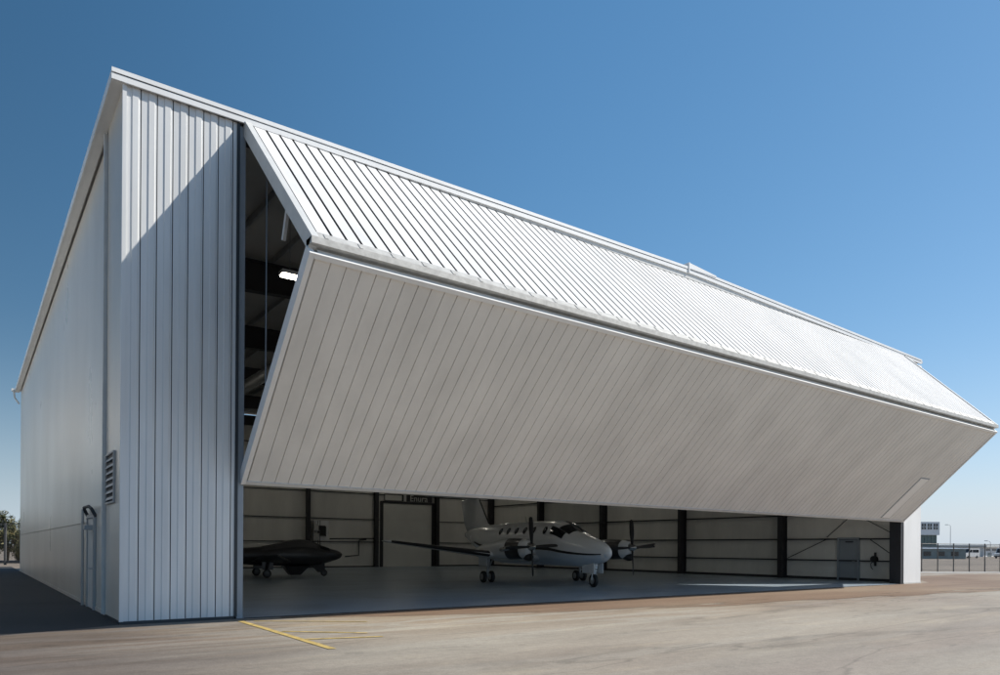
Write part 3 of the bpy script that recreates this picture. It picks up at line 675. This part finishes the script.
MB().hexa([(-.34,2.35,.08),(.34,2.35,.08),(.34,2.85,.08),(-.34,2.85,.08),(-.5,1.9,.56),(.5,1.9,.56),(.5,3.2,.56),(-.5,3.2,.56)]).build('belly_pod', M['jet'], jt)
MB().loft([airfoil(l, c, t, axis='x') for l, c, t in (((0,7.2,1.4),2.0,.08),((0,8.6,2.7),1.1,.08))]).build('tail_fin', M['jet'], jt, smooth=True)
wing(MB(), [((-1.7,9.0,2.68),.6,.08),((0,8.6,2.66),1.0,.09),((1.7,9.0,2.68),.6,.08)]).build('tailplane', M['jet'], jt, smooth=True)

# ------------------------------------------------------------------ fences
def fence(name, A, B, n, h, label, post_r=.04, rail=True, low=False):
    A, B = Vector((*A,0)), Vector((*B,0)); d = B-A; Ln = d.length
    r = empty(name, A, math.atan2(d.y, d.x)); tag(r, label, 'fence')
    for k in range(n+1):
        x = Ln*k/n; MB().tube([(x,0,-.012),(x,0,h+.05)],post_r,8).build('post', M['fencesteel'], r)
    if rail: MB().tube([(0,0,h),(Ln,0,h)],.028,6).build('top_rail', M['fencesteel'], r)
    if low: MB().box(0,Ln,-.05,.05,.12,.32).build('bottom_rail', M['fencesteel'], r)
    b = MB(); b.quad((0,.05,.03),(Ln,.05,.03),(Ln,.05,h),(0,.05,h)); b.build('chain_link', M['mesh'], r)
    return r
fence('chain_link_fence', (52.5,10.6), (72.5,1.6), 15, 2.15, 'dark chain link fence across the dirt ground right of the hangar', .042)
fence('chain_link_fence', (-14.2,63.2), (3.4,50.2), 10, 3.25, 'tall dark chain link fence in front of the tree behind the hangar', .10, True, True)

# ------------------------------------------------------------------ trees on the left
def tree(loc, h, rad, seed, label):
    rnd = random.Random(seed); t = empty('tree', loc); tag(t, label, 'tree', 'trees behind the left fence')
    tips = []; tr = MB()
    tr.tube([(0,0,-.05),(.1,.05,h*.18),(.05,-.05,h*.36)],[.17,.13,.10],8)
    for k in range(11):
        a = rnd.uniform(0,6.28); e = rnd.uniform(.05,1.35); ln = rnd.uniform(.45,.8)*h*.75; z0 = h*rnd.uniform(.14,.36)
        p = Vector((.06,0,z0)); q = p+Vector((math.cos(a)*math.cos(e)*rad/ h*1.4,math.sin(a)*math.cos(e)*rad/h*1.4,math.sin(e)))*ln
        mid = (p+q)/2+Vector((rnd.uniform(-.2,.2),rnd.uniform(-.2,.2),.15)); tr.tube([p,mid,q],[.07,.045,.015],6)
        tips += [mid, (mid+q)/2, q, q]
    tr.build('trunk', M['bark'], t)
    b = MB()
    for k in range(430):
        c = rnd.choice(tips)+Vector((rnd.gauss(0,.32),rnd.gauss(0,.32),rnd.gauss(0,.30)))
        if c.z < .3: continue
        for j in range(11):   # spray of long narrow leaves
            d = Vector((rnd.gauss(0,1),rnd.gauss(0,1),rnd.gauss(.35,.8))).normalized(); ln = rnd.uniform(.22,.48); s = d.cross(Vector((rnd.gauss(0,1),rnd.gauss(0,1),rnd.gauss(0,1)))).normalized()*rnd.uniform(.03,.06)
            p = c+d*rnd.uniform(0,.15); b.quad(p, p+d*ln*.5+s, p+d*ln, p+d*ln*.5-s)
    b.build('crown', M['leaf'], t)
for (x,y,h,rad,sd_,lb) in ((.4,64.5,5.0,2.4,3,'olive green bushy tree nearest the rear corner of the hangar'),(-3.2,67.5,5.6,2.8,5,'taller olive tree second from the hangar corner, behind the fence'),
     (3.2,69.0,5.2,2.6,8,'olive tree mostly hidden by the hangar wall, beyond the fence'),(-7.4,70.5,5.2,2.6,12,'olive tree farthest left of the hangar behind the fence')):
    tree((x,y,-.012), h, rad, sd_, lb)
for (x,y,s_) in ((1.2,60.5,21),(-1.4,62.0,22)):
    rnd = random.Random(s_); sb = empty('shrub', (x,y,-.012)); tag(sb, 'low dry shrub at the foot of the fence near the hangar corner' if s_ == 21 else 'low dry shrub at the foot of the fence under the taller olive tree', 'shrub')
    b = MB(); st = MB()
    for k in range(44):
        a = rnd.uniform(0,6.28); q = Vector((math.cos(a)*rnd.uniform(.1,.9),math.sin(a)*rnd.uniform(.1,.9),rnd.uniform(.5,2.4))); st.tube([(q.x*.15,q.y*.15,-.02),q*.55,q],[.02,.014,.006],5)
        for j in range(34):
            p = q*rnd.uniform(.35,1.)+Vector((rnd.gauss(0,.14),rnd.gauss(0,.14),rnd.gauss(0,.14))); d = Vector((rnd.gauss(0,1),rnd.gauss(0,1),rnd.gauss(.4,.8))).normalized()*rnd.uniform(.12,.3); s2 = d.cross(Vector((0,.3,1))).normalized()*.03
            b.quad(p, p+d*.5+s2, p+d, p+d*.5-s2)
    st.build('stem', M['bark'], sb); b.build('foliage', M['leaf'], sb)

# ------------------------------------------------------------------ background on the right
# local frame: x along the camera's right, y away
AX = -.6383
tb = empty('terminal_building', (193.5,62.4,-.012), AX)
tag(tb, 'small white and green glass terminal with a strip of upper windows beside the hangar', 'building')
MB().box(-16,-.25,0,14,5.6,8.9).build('upper_storey', M['concrete_wall'], tb)
MB().box(-15.5,-.6,.6,13,2.9,5.6).build('glass_storey', M['greenglass'], tb)
MB().box(-15.8,.0,.2,13.5,0,2.9).build('lower_storey', M['greenwall'], tb)
for k in range(9):
    x = -.75-k*.62-(.25*(k//2))
    w_ = MB().box(x-.40,x,-.06,-.002,7.0,8.45).build('window', M['glass'], tb)
    MB().box(x-.40,x,-.085,-.061,7.6,7.72).build('frame', M['concrete_wall'], w_)
for k in range(14): MB().box(-1.0-k*.9-.05,-1.0-k*.9+.05,.50,.598,2.9,5.6).build('mullion', M['greenwall'], tb)
th_ = empty('long_building', (232,66.5,-.012), -.08)
tag(th_, 'long low white airport building with a dark window band in the far distance', 'building')
MB().box(0,60,0,16,0,2.75).build('wall', M['concrete_wall'], th_)
MB().box(-.4,60.4,-1.0,16.4,2.751,3.35).build('roof', M['trim'], th_)
for k in range(16): MB().box(1.5+k*3.6,4.2+k*3.6,-.05,-.002,1.75,2.35).build('window', M['glass'], th_)
for k in range(10): MB().box(2.5+k*5.8,4.7+k*5.8,-.06,-.003,.05,1.2).build('bay_door', M['greenwall'], th_)
ob = empty('outbuilding', (152.5,49.5,-.012), AX); tag(ob, 'low grey shed between the green terminal and the long white building', 'building')
MB().box(-1,9.,0,8,0,2.05).build('wall', M['greenwall'], ob)
MB().hexa([(-1.3,-.3,2.051),(9.3,-.3,2.051),(9.3,8.3,2.051),(-1.3,8.3,2.051),(-1.3,4,2.3),(9.3,4,2.3),(9.3,4.2,2.3),(-1.3,4.2,2.3)]).build('roof', M['galv'], ob)
for k in range(3): MB().box(.4+k*2.8,1.9+k*2.8,-.05,-.002,.6,1.5).build('window', M['glass'], ob)
def van(loc, rz, label, name='parked_van', L=5.4, H=2.25):
    v = empty(name, loc, rz); tag(v, label, 'van', 'white vans beyond the fence')
    prof = [(0,.35),(0,1.0),(.12,1.12),(1.0,1.28),(1.75,H-.12),(2.0,H),(L-.08,H),(L,H-.12),(L,.35)]
    b = MB(); n = len(prof); b.loft([[(x, y, z) for x, z in prof] for y in (-.92,-.86,.86,.92)]); 
    b.build('body', M['carwhite'], v, smooth='auto')
    MB().hexa([(1.02,-.80,1.30),(1.02,.80,1.30),(1.76,.80,H-.15),(1.76,-.80,H-.15),(.98,-.80,1.33),(.98,.80,1.33),(1.72,.80,H-.12),(1.72,-.80,H-.12)]).build('windscreen', M['glass'], v)
    for s in (1,-1):
        y0, y1 = sorted((s*.922,s*.935))
        MB().hexa([(1.35,y0,1.32),(2.5,y0,1.32),(2.5,y1,1.32),(1.35,y1,1.32),(1.85,y0,H-.28),(2.5,y0,H-.28),(2.5,y1,H-.28),(1.85,y1,H-.28)]).build('side_window', M['glass'], v)
        MB().box(2.7,L-.5,y0,y1,1.32,H-.3).build('side_window', M['glass'], v)
        MB().box(-.012,.0,s*.65-.16,s*.65+.16,.78,.98).build('headlight', M['chrome'], v)
    for x in (1.0,L-1.1):
        for y in (-.82,.82):
            MB().lathe((x,y,.33),(0,1,0),[(-.12,.1),(-.12,.28),(-.09,.33),(.09,.33),(.12,.28),(.12,.1)],18).build('wheel', M['black'], v, smooth='auto')
    MB().box(-.06,.0,-.88,.88,.36,.58).build('bumper', M['primer'], v)
    return v
van((160.5,53.0,-.012), AX+.35, 'white van with dark windows parked in front of the green glass terminal')
van((178.5,52.0,-.012), -.15, 'white van beyond the fence, left of two before the long white building', L=5.6)
van((184.5,46.8,-.012), -.05, 'white van beyond the fence, right of two before the long white building', L=5.8, H=2.4)
def street_lamp(loc, h, label):
    l = empty('street_lamp', loc, AX); tag(l, label, 'street lamp')
    MB().tube([(0,0,-.05),(0,0,h-.3),(-.25,0,h),(-.9,0,h+.08)],[.09,.06,.045,.04],8).build('pole', M['galv'], l)
    MB().hexa([(-1.5,-.17,h+.02),(-.8,-.17,h+.02),(-.8,.17,h+.02),(-1.5,.17,h+.02),(-1.45,-.12,h+.18),(-.8,-.12,h+.2),(-.8,.12,h+.2),(-1.45,.12,h+.18)]).build('lamp_head', M['louver'], l)
street_lamp((219.5,70.3,-.012), 8.9, 'tall thin street lamp just right of the green glass terminal')
street_lamp((209.5,57.0,-.012), 4.2, 'short lamp post in front of the low grey shed')

# ------------------------------------------------------------------ light, sky, camera
SUN = Vector((.652,-.336,.680)).normalized()
el = math.asin(SUN.z); rot = math.atan2(SUN.x, SUN.y)
sl = bpy.data.lights.new('sun', 'SUN'); sl.energy = 4.4; sl.angle = R(.5); sl.color = (1.,.945,.86)
so = bpy.data.objects.new('sun', sl); so.rotation_euler = SUN.to_track_quat('Z','Y').to_euler(); so.location = (60,-40,60); col.objects.link(so)
w = bpy.data.worlds.new('World'); sc.world = w; w.use_nodes = True; nt = w.node_tree
bg = nt.nodes['Background']; sky = nt.nodes.new('ShaderNodeTexSky'); sky.sky_type = 'NISHITA'; sky.sun_disc = False
sky.sun_elevation = el; sky.sun_rotation = rot; sky.air_density = 1.0; sky.dust_density = .25; sky.ozone_density = 3.0; sky.altitude = 0
# camera white balance of the photograph: a deeper blue zenith, paler blue horizon
sx_ = nt.nodes.new('ShaderNodeSeparateColor'); cx_ = nt.nodes.new('ShaderNodeCombineColor'); nt.links.new(sky.outputs[0], sx_.inputs[0])
for k, (c, g) in enumerate(((1.02,1.20),(.86,.87),(.90,.77))):
    q = []
    for op, val in (('MULTIPLY',.119),('POWER',g),('MULTIPLY',c/.119)):
        n = nt.nodes.new('ShaderNodeMath'); n.operation = op; n.inputs[1].default_value = val
        nt.links.new(q[-1].outputs[0] if q else sx_.outputs[k], n.inputs[0]); q.append(n)
    nt.links.new(q[-1].outputs[0], cx_.inputs[k])
# pale haze band along the horizon
ge = nt.nodes.new('ShaderNodeTexCoord'); sz_ = nt.nodes.new('ShaderNodeSeparateXYZ'); nt.links.new(ge.outputs['Generated'], sz_.inputs[0])
# the sky deepens away from the sun
sd_ = nt.nodes.new('ShaderNodeVectorMath'); sd_.operation = 'DOT_PRODUCT'; sd_.inputs[1].default_value = (SUN.x/math.hypot(SUN.x,SUN.y), SUN.y/math.hypot(SUN.x,SUN.y), .25)
nt.links.new(ge.outputs['Generated'], sd_.inputs[0])
dm = nt.nodes.new('ShaderNodeMapRange'); dm.interpolation_type = 'SMOOTHSTEP'; dm.inputs[1].default_value = -.45; dm.inputs[2].default_value = .35; dm.inputs[3].default_value = .58; dm.inputs[4].default_value = 1.
nt.links.new(sd_.outputs['Value'], dm.inputs[0])
dk = nt.nodes.new('ShaderNodeMix'); dk.data_type = 'RGBA'; dk.blend_type = 'MULTIPLY'; dk.inputs[0].default_value = 1; nt.links.new(cx_.outputs[0], dk.inputs[6]); nt.links.new(dm.outputs[0], dk.inputs[7])
hz_ = nt.nodes.new('ShaderNodeMapRange'); hz_.inputs[1].default_value = 0; hz_.inputs[2].default_value = .30; hz_.inputs[3].default_value = 1; hz_.inputs[4].default_value = 0
nt.links.new(sz_.outputs['Z'], hz_.inputs[0])
pw = nt.nodes.new('ShaderNodeMath'); pw.operation = 'POWER'; pw.inputs[1].default_value = 2.6; nt.links.new(hz_.outputs[0], pw.inputs[0])
pm = nt.nodes.new('ShaderNodeMath'); pm.operation = 'MULTIPLY'; pm.inputs[1].default_value = .9; nt.links.new(pw.outputs[0], pm.inputs[0])
hm = nt.nodes.new('ShaderNodeMix'); hm.data_type = 'RGBA'; nt.links.new(pm.outputs[0], hm.inputs[0]); nt.links.new(dk.outputs[2], hm.inputs[6])
hm.inputs[7].default_value = (.50/.119,.625/.119,.735/.119,1)
nt.links.new(hm.outputs[2], bg.inputs[0]); bg.inputs[1].default_value = .10

cam = bpy.data.cameras.new('camera'); co = bpy.data.objects.new('camera', cam); col.objects.link(co); sc.camera = co
yaw, roll = -.63832, .00685
right = Vector((math.cos(yaw), math.sin(yaw), 0)); fwd = Vector((-math.sin(yaw), math.cos(yaw), 0)); up = Vector((0,0,1))
r_ = right*math.cos(roll)+up*math.sin(roll); u_ = -right*math.sin(roll)+up*math.cos(roll)
mw = Matrix((r_, u_, -fwd)).transposed().to_4x4(); mw.translation = Vector((-2.4765,-16.1787,1.6)); co.matrix_world = mw
cam.sensor_fit = 'HORIZONTAL'; cam.sensor_width = 36; cam.lens = .7167144*36; cam.shift_y = .21039; cam.clip_end = 9000; cam.clip_start = .1

sc.view_settings.view_transform = 'Standard'; sc.view_settings.look = 'None'; sc.view_settings.exposure = .36; sc.view_settings.gamma = 1
sc.cycles.use_denoising = True; sc.cycles.max_bounces = 10; sc.cycles.diffuse_bounces = 6; sc.cycles.transparent_max_bounces = 16
